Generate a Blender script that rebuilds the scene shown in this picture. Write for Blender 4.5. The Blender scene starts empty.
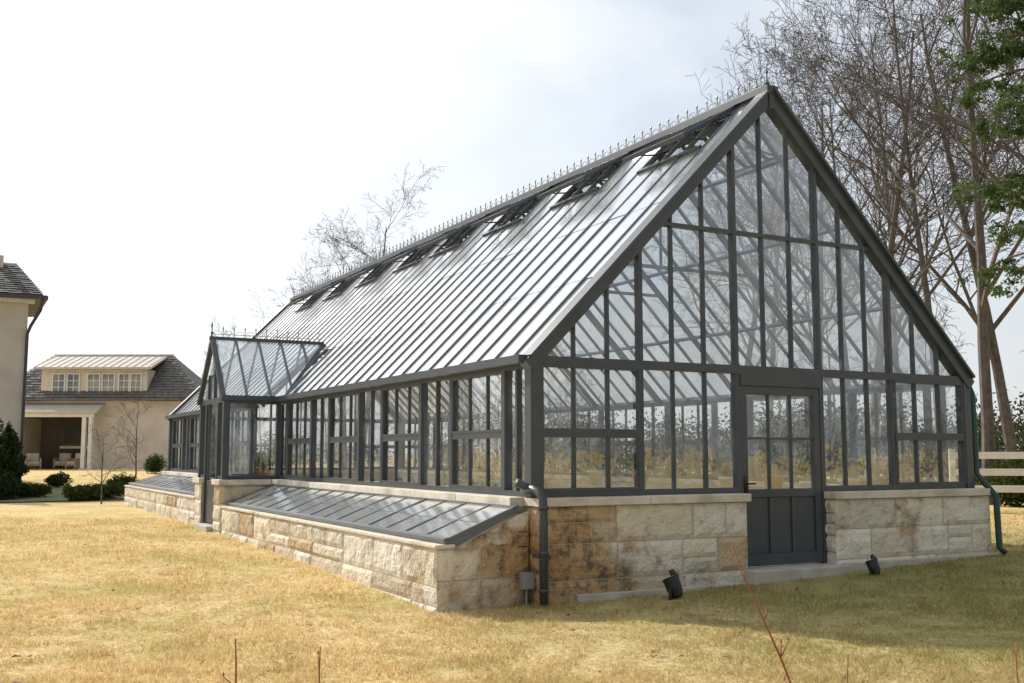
import bpy, math, random
import numpy as np
from mathutils import Vector, Matrix, noise as mnoise

scene = bpy.context.scene
R = math.radians
# ------------------------------------------------------------------ site frame
HEAD = R(27.9)
CAM = Vector((-5.63, -10.23, 1.6))
def S(right, ahead, z=0.0):
    """survey offsets (metres right / ahead of the survey station) -> site coords"""
    return Vector((CAM.x + right*math.cos(HEAD) + ahead*math.sin(HEAD),
                   CAM.y - right*math.sin(HEAD) + ahead*math.cos(HEAD), z))
def sstep(a, b, t):
    t = min(1, max(0, (t-a)/(b-a))); return t*t*(3-2*t)
def gz(x, y):
    z = 0.0
    if x > 0: z += 0.034*min(x, 10)*math.exp(-max(0, y)/60)
    if y > 0: z += 0.25*(1-math.exp(-y/9))*(1-sstep(2, 9, x)*0.6)
    z += 0.55*sstep(26, 48, y)
    return z
# ------------------------------------------------------------------ materials
def nt(m):
    m.use_nodes = True
    t = m.node_tree
    return t, t.nodes, t.links
def mat(name, col, rough=0.6, col2=None, nscale=4.0, bump=0.0, bscale=30.0, metallic=0.0, spec=0.5, col3=None, n3=0.7, detail=4):
    m = bpy.data.materials.new(name)
    t, N, L = nt(m)
    b = N['Principled BSDF']
    b.inputs['Base Color'].default_value = (*col, 1)
    b.inputs['Roughness'].default_value = rough
    b.inputs['Metallic'].default_value = metallic
    b.inputs['Specular IOR Level'].default_value = spec
    g = N.new('ShaderNodeNewGeometry')
    if col2 is not None:
        n = N.new('ShaderNodeTexNoise'); n.inputs['Scale'].default_value = nscale; n.inputs['Detail'].default_value = detail
        L.new(g.outputs['Position'], n.inputs['Vector'])
        r = N.new('ShaderNodeValToRGB')
        r.color_ramp.elements[0].position = 0.32; r.color_ramp.elements[1].position = 0.68
        r.color_ramp.elements[0].color = (*col, 1); r.color_ramp.elements[1].color = (*col2, 1)
        L.new(n.outputs['Fac'], r.inputs['Fac'])
        out = r.outputs['Color']
        if col3 is not None:
            n2 = N.new('ShaderNodeTexNoise'); n2.inputs['Scale'].default_value = n3; n2.inputs['Detail'].default_value = 4
            L.new(g.outputs['Position'], n2.inputs['Vector'])
            r2 = N.new('ShaderNodeValToRGB'); r2.color_ramp.elements[0].position = 0.5; r2.color_ramp.elements[1].position = 0.75
            L.new(n2.outputs['Fac'], r2.inputs['Fac'])
            mx = N.new('ShaderNodeMixRGB'); mx.inputs['Color2'].default_value = (*col3, 1)
            L.new(r2.outputs['Color'], mx.inputs['Fac']); L.new(out, mx.inputs['Color1'])
            out = mx.outputs['Color']
        L.new(out, b.inputs['Base Color'])
    if bump > 0:
        nb = N.new('ShaderNodeTexNoise'); nb.inputs['Scale'].default_value = bscale; nb.inputs['Detail'].default_value = 5
        L.new(g.outputs['Position'], nb.inputs['Vector'])
        bp = N.new('ShaderNodeBump'); bp.inputs['Strength'].default_value = bump; bp.inputs['Distance'].default_value = 0.02
        L.new(nb.outputs['Fac'], bp.inputs['Height']); L.new(bp.outputs['Normal'], b.inputs['Normal'])
    return m
def glass_mat(name, tint, base, h0, h1, power=3.0, hazecol=(0.75, 0.8, 0.85), wav=0.03, mx_refl=0.9, rough=.02, hs=2.2):
    m = bpy.data.materials.new(name); t, N, L = nt(m)
    N.remove(N['Principled BSDF']); out = N['Material Output']
    g = N.new('ShaderNodeNewGeometry')
    tr = N.new('ShaderNodeBsdfTransparent'); tr.inputs['Color'].default_value = (*tint, 1)
    gl = N.new('ShaderNodeBsdfGlossy'); gl.inputs['Roughness'].default_value = rough
    gl.inputs['Color'].default_value = (0.95, 0.97, 1, 1)
    nb = N.new('ShaderNodeTexNoise'); nb.inputs['Scale'].default_value = hs; nb.inputs['Detail'].default_value = 3; nb.inputs['Roughness'].default_value = .6
    L.new(g.outputs['Position'], nb.inputs['Vector'])
    if wav > 0:
        bp = N.new('ShaderNodeBump'); bp.inputs['Strength'].default_value = wav*4; bp.inputs['Distance'].default_value = 0.04
        L.new(nb.outputs['Fac'], bp.inputs['Height']); L.new(bp.outputs['Normal'], gl.inputs['Normal'])
    lw = N.new('ShaderNodeLayerWeight'); lw.inputs['Blend'].default_value = 0.5
    p = N.new('ShaderNodeMath'); p.operation = 'POWER'; p.inputs[1].default_value = power
    L.new(lw.outputs['Facing'], p.inputs[0])
    mr = N.new('ShaderNodeMapRange'); mr.inputs['To Min'].default_value = base; mr.inputs['To Max'].default_value = mx_refl
    L.new(p.outputs[0], mr.inputs['Value'])
    df = N.new('ShaderNodeBsdfDiffuse'); df.inputs['Color'].default_value = (*hazecol, 1)
    tl = N.new('ShaderNodeBsdfTranslucent'); tl.inputs['Color'].default_value = (*hazecol, 1)
    ad = N.new('ShaderNodeMixShader'); ad.inputs[0].default_value = 0.4
    L.new(df.outputs[0], ad.inputs[1]); L.new(tl.outputs[0], ad.inputs[2])
    hr = N.new('ShaderNodeMapRange'); hr.inputs['From Min'].default_value = 0.42; hr.inputs['From Max'].default_value = 0.66
    hr.inputs['To Min'].default_value = h0; hr.inputs['To Max'].default_value = h1
    L.new(nb.outputs['Fac'], hr.inputs['Value'])
    m1 = N.new('ShaderNodeMixShader'); L.new(hr.outputs[0], m1.inputs[0]); L.new(tr.outputs[0], m1.inputs[1]); L.new(ad.outputs[0], m1.inputs[2])
    m2 = N.new('ShaderNodeMixShader'); L.new(mr.outputs[0], m2.inputs[0]); L.new(m1.outputs[0], m2.inputs[1]); L.new(gl.outputs[0], m2.inputs[2])
    L.new(m2.outputs[0], out.inputs['Surface'])
    return m
def leaf_mat(name, c1, c2, nscale=2.0, trans=0.3):
    m = bpy.data.materials.new(name); t, N, L = nt(m)
    b = N['Principled BSDF']; out = N['Material Output']; N.remove(b)
    b = N.new('ShaderNodeBsdfDiffuse')
    g = N.new('ShaderNodeNewGeometry'); n = N.new('ShaderNodeTexNoise'); n.inputs['Scale'].default_value = nscale; n.inputs['Detail'].default_value = 4
    n.inputs['Roughness'].default_value = 0.7
    L.new(g.outputs['Position'], n.inputs['Vector'])
    r = N.new('ShaderNodeValToRGB'); r.color_ramp.elements[0].position = .35; r.color_ramp.elements[1].position = .65
    r.color_ramp.elements[0].color = (*c1, 1); r.color_ramp.elements[1].color = (*c2, 1)
    L.new(n.outputs['Fac'], r.inputs['Fac']); L.new(r.outputs['Color'], b.inputs['Color'])
    tl = N.new('ShaderNodeBsdfTranslucent'); L.new(r.outputs['Color'], tl.inputs['Color'])
    mx = N.new('ShaderNodeMixShader'); mx.inputs[0].default_value = trans
    L.new(b.outputs[0], mx.inputs[1]); L.new(tl.outputs[0], mx.inputs[2]); L.new(mx.outputs[0], out.inputs['Surface'])
    return m
M = {}
M['metal'] = mat('painted_steel', (0.046, 0.056, 0.068), 0.38, (0.062, 0.073, 0.086), 3.0)
M['metal_roof'] = mat('roof_bar_steel', (0.10, 0.115, 0.135), 0.35, (0.14, 0.155, 0.175), 2.0)
M['crest'] = mat('crest_steel', (0.22, 0.24, 0.25), 0.5, (0.3, 0.32, 0.33), 6.0)
M['glass'] = glass_mat('window_glass', (0.95, 0.97, 0.98), 0.17, 0.01, 0.20, 2.4, (.74, .8, .86))
M['roofglass'] = glass_mat('roof_glass_dusty', (0.80, 0.85, 0.88), 0.10, 0.70, 0.92, 1.2, (0.74, 0.80, 0.86), wav=0, rough=.16, hs=1.4)
M['roofglass2'] = glass_mat('roof_glass_clear', (0.90, 0.94, 0.96), 0.10, 0.12, 0.30, 1.6, (0.7, 0.76, 0.82), wav=0, rough=.10, hs=1.4)
M['lidglass'] = glass_mat('lid_glass', (0.8, 0.84, 0.84), 0.14, 0.80, 0.97, 1.4, (0.80, 0.83, 0.80), wav=0, rough=.14)
M['cap'] = mat('limestone_cap', (0.70, 0.65, 0.56), 0.8, (0.58, 0.52, 0.42), 5.0, 0.5, 40, col3=(0.36, 0.31, 0.24), n3=2.0)
M['mortar'] = mat('mortar', (0.48, 0.43, 0.35), 0.95, (0.38, 0.33, 0.26), 8, 0.4, 60)
M['concrete'] = mat('footing_concrete', (0.55, 0.52, 0.46), 0.9, (0.42, 0.38, 0.32), 4, 0.4, 50)
M['floor'] = mat('paver_floor', (0.40, 0.37, 0.33), 0.8, (0.30, 0.28, 0.25), 2)
M['black'] = mat('black_plastic', (0.012, 0.012, 0.013), 0.4)
M['pipe'] = mat('downpipe_paint', (0.040, 0.048, 0.055), 0.45, (0.055, 0.062, 0.07), 5)
M['greenpipe'] = mat('green_pipe', (0.012, 0.045, 0.038), 0.45)
M['white'] = mat('white_paint', (0.78, 0.77, 0.74), 0.6, (0.70, 0.68, 0.64), 3)
M['cream'] = mat('painted_brick', (0.66, 0.60, 0.54), 0.85, (0.56, 0.50, 0.44), 1.5, 0.3, 12)
M['slate'] = mat('slate_roof', (0.09, 0.085, 0.08), 0.7, (0.19, 0.175, 0.16), 5)
M['paleroof'] = mat('pale_metal_roof', (0.50, 0.46, 0.39), 0.5, (0.58, 0.53, 0.45), 2)
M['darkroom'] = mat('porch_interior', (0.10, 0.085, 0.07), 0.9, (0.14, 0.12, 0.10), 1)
M['houseglass'] = mat('house_window_glass', (0.10, 0.13, 0.15), 0.05, (0.25, 0.28, 0.30), 0.8, spec=1.0)
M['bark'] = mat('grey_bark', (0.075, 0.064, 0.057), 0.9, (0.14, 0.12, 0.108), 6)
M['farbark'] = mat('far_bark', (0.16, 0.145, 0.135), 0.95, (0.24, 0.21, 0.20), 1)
M['pinebark'] = mat('pine_bark', (0.12, 0.07, 0.045), 0.95, (0.20, 0.13, 0.09), 5, 0.6, 20)
M['needles'] = leaf_mat('pine_needles', (0.045, 0.08, 0.03), (0.15, 0.20, 0.08), 2.6, .4)
M['evergreen'] = leaf_mat('evergreen_leaves', (0.018, 0.035, 0.014), (0.06, 0.085, 0.03), 1.2)
M['under'] = leaf_mat('woodland_leaves', (0.035, 0.05, 0.025), (0.12, 0.12, 0.06), 0.5)
M['box'] = leaf_mat('boxwood_leaves', (0.035, 0.055, 0.015), (0.10, 0.12, 0.035), 3.0)
M['plantleaf'] = leaf_mat('potted_leaves', (0.03, 0.07, 0.02), (0.09, 0.14, 0.05), 4.0)
M['terracotta'] = mat('terracotta', (0.40, 0.17, 0.09), 0.8, (0.48, 0.24, 0.14), 6)
M['ceramic'] = mat('white_ceramic', (0.7, 0.69, 0.66), 0.4)
M['wood'] = mat('bench_wood', (0.34, 0.26, 0.18), 0.7, (0.44, 0.35, 0.25), 5)
M['stem'] = mat('red_stem', (0.20, 0.055, 0.03), 0.7, (0.30, 0.11, 0.05), 8)
M['leafdry'] = mat('dry_leaf', (0.20, 0.08, 0.03), 0.8, (0.3, 0.14, 0.06), 9)
M['mulch'] = mat('mulch', (0.11, 0.115, 0.05), 0.95, (0.20, 0.20, 0.08), 1.2, 0.5, 15)
M['lens'] = mat('lamp_lens', (0.25, 0.26, 0.27), 0.3)
def stone():
    m = bpy.data.materials.new('limestone_ashlar'); t, N, L = nt(m); b = N['Principled BSDF']
    b.inputs['Roughness'].default_value = 0.88; b.inputs['Specular IOR Level'].default_value = .25
    a = N.new('ShaderNodeAttribute'); a.attribute_name = 'tint'
    g = N.new('ShaderNodeNewGeometry')
    n = N.new('ShaderNodeTexNoise'); n.inputs['Scale'].default_value = 7; n.inputs['Detail'].default_value = 8; n.inputs['Roughness'].default_value = .7
    L.new(g.outputs['Position'], n.inputs['Vector'])
    r = N.new('ShaderNodeValToRGB'); e = r.color_ramp.elements
    e[0].position = .30; e[0].color = (.50, .41, .30, 1); e[1].position = .48; e[1].color = (1, 1, 1, 1)
    L.new(n.outputs['Fac'], r.inputs['Fac'])
    mu = N.new('ShaderNodeMixRGB'); mu.blend_type = 'MULTIPLY'; mu.inputs['Fac'].default_value = 0.75
    L.new(a.outputs['Color'], mu.inputs['Color1']); L.new(r.outputs['Color'], mu.inputs['Color2'])
    n2 = N.new('ShaderNodeTexNoise'); n2.inputs['Scale'].default_value = 1.5; n2.inputs['Detail'].default_value = 7; n2.inputs['Roughness'].default_value = .65
    L.new(g.outputs['Position'], n2.inputs['Vector'])
    dist = N.new('ShaderNodeVectorMath'); dist.operation = 'DISTANCE'; dist.inputs[1].default_value = (.2, -.1, .4)
    L.new(g.outputs['Position'], dist.inputs[0])
    sr = N.new('ShaderNodeMapRange'); sr.inputs['From Min'].default_value = .2; sr.inputs['From Max'].default_value = 1.8; sr.inputs['To Min'].default_value = .27; sr.inputs['To Max'].default_value = 0
    L.new(dist.outputs['Value'], sr.inputs['Value'])
    ad = N.new('ShaderNodeMath'); ad.operation = 'ADD'; L.new(n2.outputs['Fac'], ad.inputs[0]); L.new(sr.outputs[0], ad.inputs[1])
    r2 = N.new('ShaderNodeValToRGB'); r2.color_ramp.elements[0].position = .56; r2.color_ramp.elements[1].position = .72
    r2.color_ramp.elements[1].color = (.9, .9, .9, 1)
    L.new(ad.outputs[0], r2.inputs['Fac'])
    r3 = N.new('ShaderNodeValToRGB'); r3.color_ramp.elements[0].position = .40; r3.color_ramp.elements[1].position = .56
    r3.color_ramp.elements[0].color = (.11, .08, .05, 1); r3.color_ramp.elements[1].color = (.46, .28, .13, 1); L.new(n.outputs['Fac'], r3.inputs['Fac'])
    m2 = N.new('ShaderNodeMixRGB'); L.new(r3.outputs['Color'], m2.inputs['Color2'])
    L.new(r2.outputs['Color'], m2.inputs['Fac']); L.new(mu.outputs['Color'], m2.inputs['Color1'])
    L.new(m2.outputs['Color'], b.inputs['Base Color'])
    nb = N.new('ShaderNodeTexNoise'); nb.inputs['Scale'].default_value = 28; nb.inputs['Detail'].default_value = 8
    L.new(g.outputs['Position'], nb.inputs['Vector'])
    bp = N.new('ShaderNodeBump'); bp.inputs['Strength'].default_value = .9; bp.inputs['Distance'].default_value = .025
    L.new(nb.outputs['Fac'], bp.inputs['Height']); L.new(bp.outputs['Normal'], b.inputs['Normal'])
    return m
M['stone'] = stone()
def lawn_mat(blade=False):
    m = bpy.data.materials.new('grass_blades' if blade else 'dormant_lawn'); t, N, L = nt(m); N.remove(N['Principled BSDF'])
    b = N.new('ShaderNodeBsdfDiffuse'); out = N['Material Output']
    g = N.new('ShaderNodeNewGeometry')
    def noise(s, d=4):
        n = N.new('ShaderNodeTexNoise'); n.inputs['Scale'].default_value = s; n.inputs['Detail'].default_value = d
        n.inputs['Roughness'].default_value = .65
        L.new(g.outputs['Position'], n.inputs['Vector']); return n.outputs['Fac']
    def ramp(f, p0, c0, p1, c1):
        r = N.new('ShaderNodeValToRGB'); e = r.color_ramp.elements
        e[0].position = p0; e[0].color = (*c0, 1); e[1].position = p1; e[1].color = (*c1, 1)
        L.new(f, r.inputs['Fac']); return r.outputs['Color']
    base = ramp(noise(16, 6), .32, (.46, .33, .14), .66, (.90, .71, .40))
    olive = ramp(noise(.6, 6), .46, (0, 0, 0), .68, (.6, .6, .6))
    mx = N.new('ShaderNodeMixRGB'); mx.inputs['Color2'].default_value = (.40, .36, .12, 1)
    L.new(olive, mx.inputs['Fac']); L.new(base, mx.inputs['Color1'])
    soil = ramp(noise(2.6, 6), .54, (0, 0, 0), .72, (.6, .6, .6))
    m2 = N.new('ShaderNodeMixRGB'); m2.inputs['Color2'].default_value = (.44, .28, .12, 1)
    L.new(soil, m2.inputs['Fac']); L.new(mx.outputs['Color'], m2.inputs['Color1'])
    # darker, greener turf colour painted before the gable to deepen its cast shadow
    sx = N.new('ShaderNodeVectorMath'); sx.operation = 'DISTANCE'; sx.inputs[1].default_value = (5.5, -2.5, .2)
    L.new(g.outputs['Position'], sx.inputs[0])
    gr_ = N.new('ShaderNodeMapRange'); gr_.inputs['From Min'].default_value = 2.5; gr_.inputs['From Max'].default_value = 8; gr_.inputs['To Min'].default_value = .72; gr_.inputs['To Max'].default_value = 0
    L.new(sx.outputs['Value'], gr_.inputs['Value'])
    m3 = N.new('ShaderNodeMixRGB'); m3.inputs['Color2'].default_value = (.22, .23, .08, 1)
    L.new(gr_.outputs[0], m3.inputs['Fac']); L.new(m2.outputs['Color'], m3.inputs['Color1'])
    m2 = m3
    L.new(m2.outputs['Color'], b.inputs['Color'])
    if blade:
        tl = N.new('ShaderNodeBsdfTranslucent'); L.new(m2.outputs['Color'], tl.inputs['Color'])
        mxs = N.new('ShaderNodeMixShader'); mxs.inputs[0].default_value = .4
        L.new(b.outputs[0], mxs.inputs[1]); L.new(tl.outputs[0], mxs.inputs[2]); L.new(mxs.outputs[0], out.inputs['Surface'])
    else:
        L.new(b.outputs[0], out.inputs['Surface'])
        bp = N.new('ShaderNodeBump'); bp.inputs['Strength'].default_value = .7; bp.inputs['Distance'].default_value = .04
        L.new(noise(35, 6), bp.inputs['Height']); L.new(bp.outputs['Normal'], b.inputs['Normal'])
    return m
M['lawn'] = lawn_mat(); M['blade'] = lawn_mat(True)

# ------------------------------------------------------------------ mesh helpers
class MB:
    def __init__(s): s.v = []; s.f = []; s.t = []
    def box(s, a, b):
        x0, x1 = sorted((a[0], b[0])); y0, y1 = sorted((a[1], b[1])); z0, z1 = sorted((a[2], b[2]))
        i = len(s.v)
        s.v += [(x0,y0,z0),(x1,y0,z0),(x1,y1,z0),(x0,y1,z0),(x0,y0,z1),(x1,y0,z1),(x1,y1,z1),(x0,y1,z1)]
        s.f += [(i,i+3,i+2,i+1),(i+4,i+5,i+6,i+7),(i,i+1,i+5,i+4),(i+1,i+2,i+6,i+5),(i+2,i+3,i+7,i+6),(i+3,i,i+4,i+7)]
    def beam(s, p, q, w, d, up=(0,0,1)):
        p = Vector(p); q = Vector(q); a = (q-p).normalized(); u = Vector(up)
        sd = a.cross(u)
        if sd.length < 1e-4: sd = a.cross(Vector((1,0,0)))
        sd.normalize(); u = sd.cross(a).normalized()
        i = len(s.v)
        for e in (p, q):
            for (k, l) in ((-1,-1),(1,-1),(1,1),(-1,1)):
                s.v.append(tuple(e + sd*(k*w/2) + u*(l*d/2)))
        s.f += [(i,i+1,i+2,i+3),(i+7,i+6,i+5,i+4)] + [(i+(j+1)%4, i+j, i+4+j, i+4+(j+1)%4) for j in range(4)]
    def quad(s, *pts):
        i = len(s.v); s.v += [tuple(p) for p in pts]; s.f.append(tuple(range(i, i+len(pts))))
    def tube(s, pts, rads, n=8, cap=True):
        pts = [Vector(p) for p in pts]; base = len(s.v); k = len(pts)
        ref = None
        for j, p in enumerate(pts):
            a = (pts[min(j+1,k-1)] - pts[max(j-1,0)]).normalized()
            if ref is None:
                ref = a.cross(Vector((0.31,0.9,0.2)))
                if ref.length < 1e-3: ref = a.cross(Vector((1,0,0)))
            ref = (ref - a*ref.dot(a)).normalized(); o = a.cross(ref)
            r = rads[j] if hasattr(rads, '__len__') else rads
            for m in range(n):
                th = 2*math.pi*m/n
                s.v.append(tuple(p + ref*(math.cos(th)*r) + o*(math.sin(th)*r)))
        for j in range(k-1):
            for m in range(n):
                a0 = base+j*n+m; a1 = base+j*n+(m+1)%n
                s.f.append((a0, a1, a1+n, a0+n))
        if cap:
            s.f.append(tuple(base+m for m in range(n))[::-1]); s.f.append(tuple(base+(k-1)*n+m for m in range(n)))
    def lathe(s, c, prof, n=16):
        base = len(s.v)
        for (r, z) in prof:
            for m in range(n):
                th = 2*math.pi*m/n; s.v.append((c[0]+r*math.cos(th), c[1]+r*math.sin(th), c[2]+z))
        for j in range(len(prof)-1):
            for m in range(n):
                a0 = base+j*n+m; a1 = base+j*n+(m+1)%n; s.f.append((a0,a1,a1+n,a0+n))
        s.f.append(tuple(base+m for m in range(n))[::-1]); s.f.append(tuple(base+(len(prof)-1)*n+m for m in range(n)))
    def make(s, name, mt, parent=None, smooth=False, bevel=0):
        me = bpy.data.meshes.new(name); me.from_pydata(s.v, [], s.f)
        if s.t:
            at = me.color_attributes.new('tint', 'FLOAT_COLOR', 'POINT')
            at.data.foreach_set('color', np.array([c for t in s.t for c in (*t, 1.0)], dtype=np.float32))
        me.materials.append(M[mt] if isinstance(mt, str) else mt)
        if smooth: me.polygons.foreach_set('use_smooth', [True]*len(me.polygons))
        me.update()
        o = bpy.data.objects.new(name, me); scene.collection.objects.link(o)
        if parent: o.parent = parent
        if bevel:
            md = o.modifiers.new('bevel', 'BEVEL'); md.width = bevel; md.segments = 2; md.limit_method = 'ANGLE'
        return o
def empty(name, loc=(0,0,0), rz=0):
    e = bpy.data.objects.new(name, None); e.location = loc; e.rotation_euler = (0,0,rz); e.empty_display_size = .3
    scene.collection.objects.link(e); return e
def np_mesh(name, V, F, mt, parent=None, smooth=False):
    me = bpy.data.meshes.new(name)
    V = np.asarray(V, dtype=np.float32); F = np.asarray(F, dtype=np.int32); k = F.shape[1]
    me.vertices.add(len(V)); me.vertices.foreach_set('co', V.ravel())
    me.loops.add(F.size); me.loops.foreach_set('vertex_index', F.ravel())
    me.polygons.add(len(F)); me.polygons.foreach_set('loop_start', np.arange(0, F.size, k, dtype=np.int32))
    me.polygons.foreach_set('loop_total', np.full(len(F), k, dtype=np.int32))
    me.update(calc_edges=True); me.validate()
    me.materials.append(M[mt])
    if smooth: me.polygons.foreach_set('use_smooth', [True]*len(me.polygons))
    o = bpy.data.objects.new(name, me); scene.collection.objects.link(o)
    if parent: o.parent = parent
    return o

# ------------------------------------------------------------------ stone walls
rng = random.Random(5)
def tint(rust=0.08):
    q = rng.random()
    if q < rust: c = (.52, .40, .26)
    elif q < rust+.12: c = (.58, .50, .38)
    elif q < rust+.45: c = (.72, .65, .53)
    elif q < rust+.75: c = (.69, .65, .56)
    else: c = (.76, .72, .63)
    k = rng.uniform(.90, 1.06); return tuple(x*k for x in c)
def block(mb, o, u, n, u0, u1, z0, z1, top, tn):
    L = u1-u0; nu = max(4, int(L/.05)); nv = max(4, int((z1-z0)/.05))
    i = len(mb.v); sd = rng.uniform(0, 90); pr = rng.uniform(.010, .028)
    for b in range(nv+1):
        for a in range(nu+1):
            fu = a/nu; fv = b/nv
            uu = u0 + L*fu; zz = z0 + (z1-z0)*fv
            du = min(uu-u0, u1-uu); dv = min(zz-z0, z1-zz); e = min(du, dv)
            d = -.006 + (pr + .020*mnoise.noise(Vector((uu*4+sd, zz*5, sd))) + .012*mnoise.noise(Vector((uu*13+sd, zz*13, sd)))) * min(1, e/.03)
            if a in (0, nu): uu += .006*mnoise.noise(Vector((zz*9, sd, 0)))
            if top: zz = min(zz, top(uu))
            p = o + u*uu + n*d; mb.v.append((p.x, p.y, zz)); mb.t.append(tn)
    for b in range(nv):
        for a in range(nu):
            k = i+b*(nu+1)+a; mb.f.append((k, k+1, k+nu+2, k+nu+1))
def ashlar(mb, o, u, length, n, z0, z1, courses=3, top=None, rust=lambda s: .06, ln=(.40, 1.1), g=.005):
    o = Vector(o); u = Vector(u); n = Vector(n)
    hs = [rng.uniform(.75, 1.25) for _ in range(courses)]; k = (z1-z0)/sum(hs); z = z0
    for h in hs:
        h *= k; s = 0
        while s < length-.01:
            l = rng.uniform(*ln)
            if length-(s+l) < .3: l = length-s
            if top and z > max(top(s), top(s+l))-.02: s += l; continue
            if rng.random() < .28 and h > .28:
                hh = h*rng.uniform(.4, .6)
                block(mb, o, u, n, s+g, s+l-g, z+g, z+hh-g, top, tint(rust(s)))
                block(mb, o, u, n, s+g, s+l-g, z+hh+g, z+h-g, top, tint(rust(s)))
            else: block(mb, o, u, n, s+g, s+l-g, z+g, z+h-g, top, tint(rust(s)))
            s += l
        z += h
# ================================================================== GREENHOUSE
W, LEN, EV, AP, SL = 6.95, 21.0, 2.63, 6.18, 1.14
SLOPE = (AP-EV)/(W/2)
gh = empty('greenhouse')
fr = MB(); bars = MB(); gl = MB(); rg = MB(); rg2 = MB(); cap = MB(); core = MB(); st = MB(); foot = MB(); door = MB(); crest = MB()
def rz(x): return EV + (W/2-abs(x-W/2))*SLOPE
mull = [.10, .56, 1.01, 1.455, 1.92, 2.39, 2.866, 3.32, 3.77, 4.217, 4.63, 5.05, 5.48, 5.93, 6.39, 6.85]
thick = {3, 6, 9, 12}
def gable(y, hasdoor, outd):
    fr.box((-.02, y-.07, SL), (.12, y+.07, EV+.02)); fr.box((W-.12, y-.07, SL), (W+.02, y+.07, EV+.02))
    fr.box((.12, y-.055, EV-.05), (W-.12, y+.055, EV+.05))
    def seg(a, b):
        fr.box((a, y-.05, SL), (b, y+.05, SL+.065))
    if hasdoor: seg(.12, 2.83); seg(4.25, W-.12)
    else: seg(.12, W-.12)
    for k, x in enumerate(mull):
        if k in (0, 15): continue
        w = .026 if k in thick else .0145; d = .045 if k in thick else .032
        zb = SL+.065
        if hasdoor and k in (7, 8): zb = None
        if hasdoor and k in (6, 9): zb = .24; w = .034
        if zb is not None: fr.box((x-w, y-d, zb), (x+w, y+d, EV-.05))
        w = min(w, .026)
        fr.box((x-w, y-d, EV+.05), (x+w, y+d, rz(x)-.08))
    zt = 4.33; xi = (zt-EV)/SLOPE
    fr.box((xi+.02, y-.04, zt-.024), (W-xi-.02, y+.04, zt+.024))
    for sgn in (0, 1):
        a = Vector((0 if not sgn else W, y, EV-.0)); b = Vector((W/2, y, AP))
        a += (a-b).normalized()*.06
        off = Vector((0, 0, -.03))
        fr.beam(a+off, b+off, .17, .15, up=((-SLOPE if not sgn else SLOPE), 0, 1))
        fr.beam(a+Vector((0, outd*.03, .08)), b+Vector((0, outd*.03, .08)), .22, .035, up=((-SLOPE if not sgn else SLOPE), 0, 1))
    for (a, b) in ((.12, 1.429), (5.506, 6.83)):
        fr.box((a, y-.06, 1.815), (b, y+.056, 1.86))
        for (za, zb) in ((SL+.065, 1.815), (1.86, EV-.05)):
            f = .026
            fr.box((a, y-.062, za), (b, y-.048, za+f)); fr.box((a, y-.062, zb-f), (b, y-.048, zb))
            fr.box((a, y-.062, za+f), (a+f, y-.048, zb-f)); fr.box((b-f, y-.062, za+f), (b, y-.048, zb-f))
    r2 = random.Random(int(y)+3)
    for i in range(15):
        xa, xb = mull[i], mull[i+1]
        if not (hasdoor and 6 <= i <= 8):
            j = [r2.uniform(-.005, .005) for _ in range(4)]
            gl.quad((xa, y+j[0], SL+.03), (xb, y+j[1], SL+.03), (xb, y+j[2], EV), (xa, y+j[3], EV))
        for (z0, z1) in ((EV, zt), (zt, AP)):
            ta, tb = min(z1, rz(xa)-.03), min(z1, rz(xb)-.03)
            j = [r2.uniform(-.006, .006) for _ in range(4)]
            pts = [(xa, y+j[0], z0), (xb, y+j[1], z0)]
            xm = W/2
            if ta <= z0 and tb <= z0: continue
            if xa < xm < xb and z1 == AP:
                pts += [(xb, y, tb), (xm, y, AP-.03), (xa, y, ta)]
            elif tb <= z0:
                xc = xa + (xb-xa)*(ta-z0)/(ta-tb); pts = [(xa, y, z0), (xc, y, z0), (xa, y, ta)]
            elif ta <= z0:
                xc = xb - (xb-xa)*(tb-z0)/(tb-ta); pts = [(xc, y, z0), (xb, y, z0), (xb, y, tb)]
            elif z1 == zt and (ta < zt) != (tb < zt):
                xc = (zt-EV)/SLOPE if ta < zt else W-(zt-EV)/SLOPE
                pts += [(xb, y, tb), (xc, y, zt), (xa, y, ta)]
            else: pts += [(xb, y+j[2], tb), (xa, y+j[3], ta)]
            gl.quad(*pts)
gable(0, True, -1); gable(LEN, False, 1)
VY0, VY1, VX = 9.75, 11.75, -1.02
P = 2.42
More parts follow.
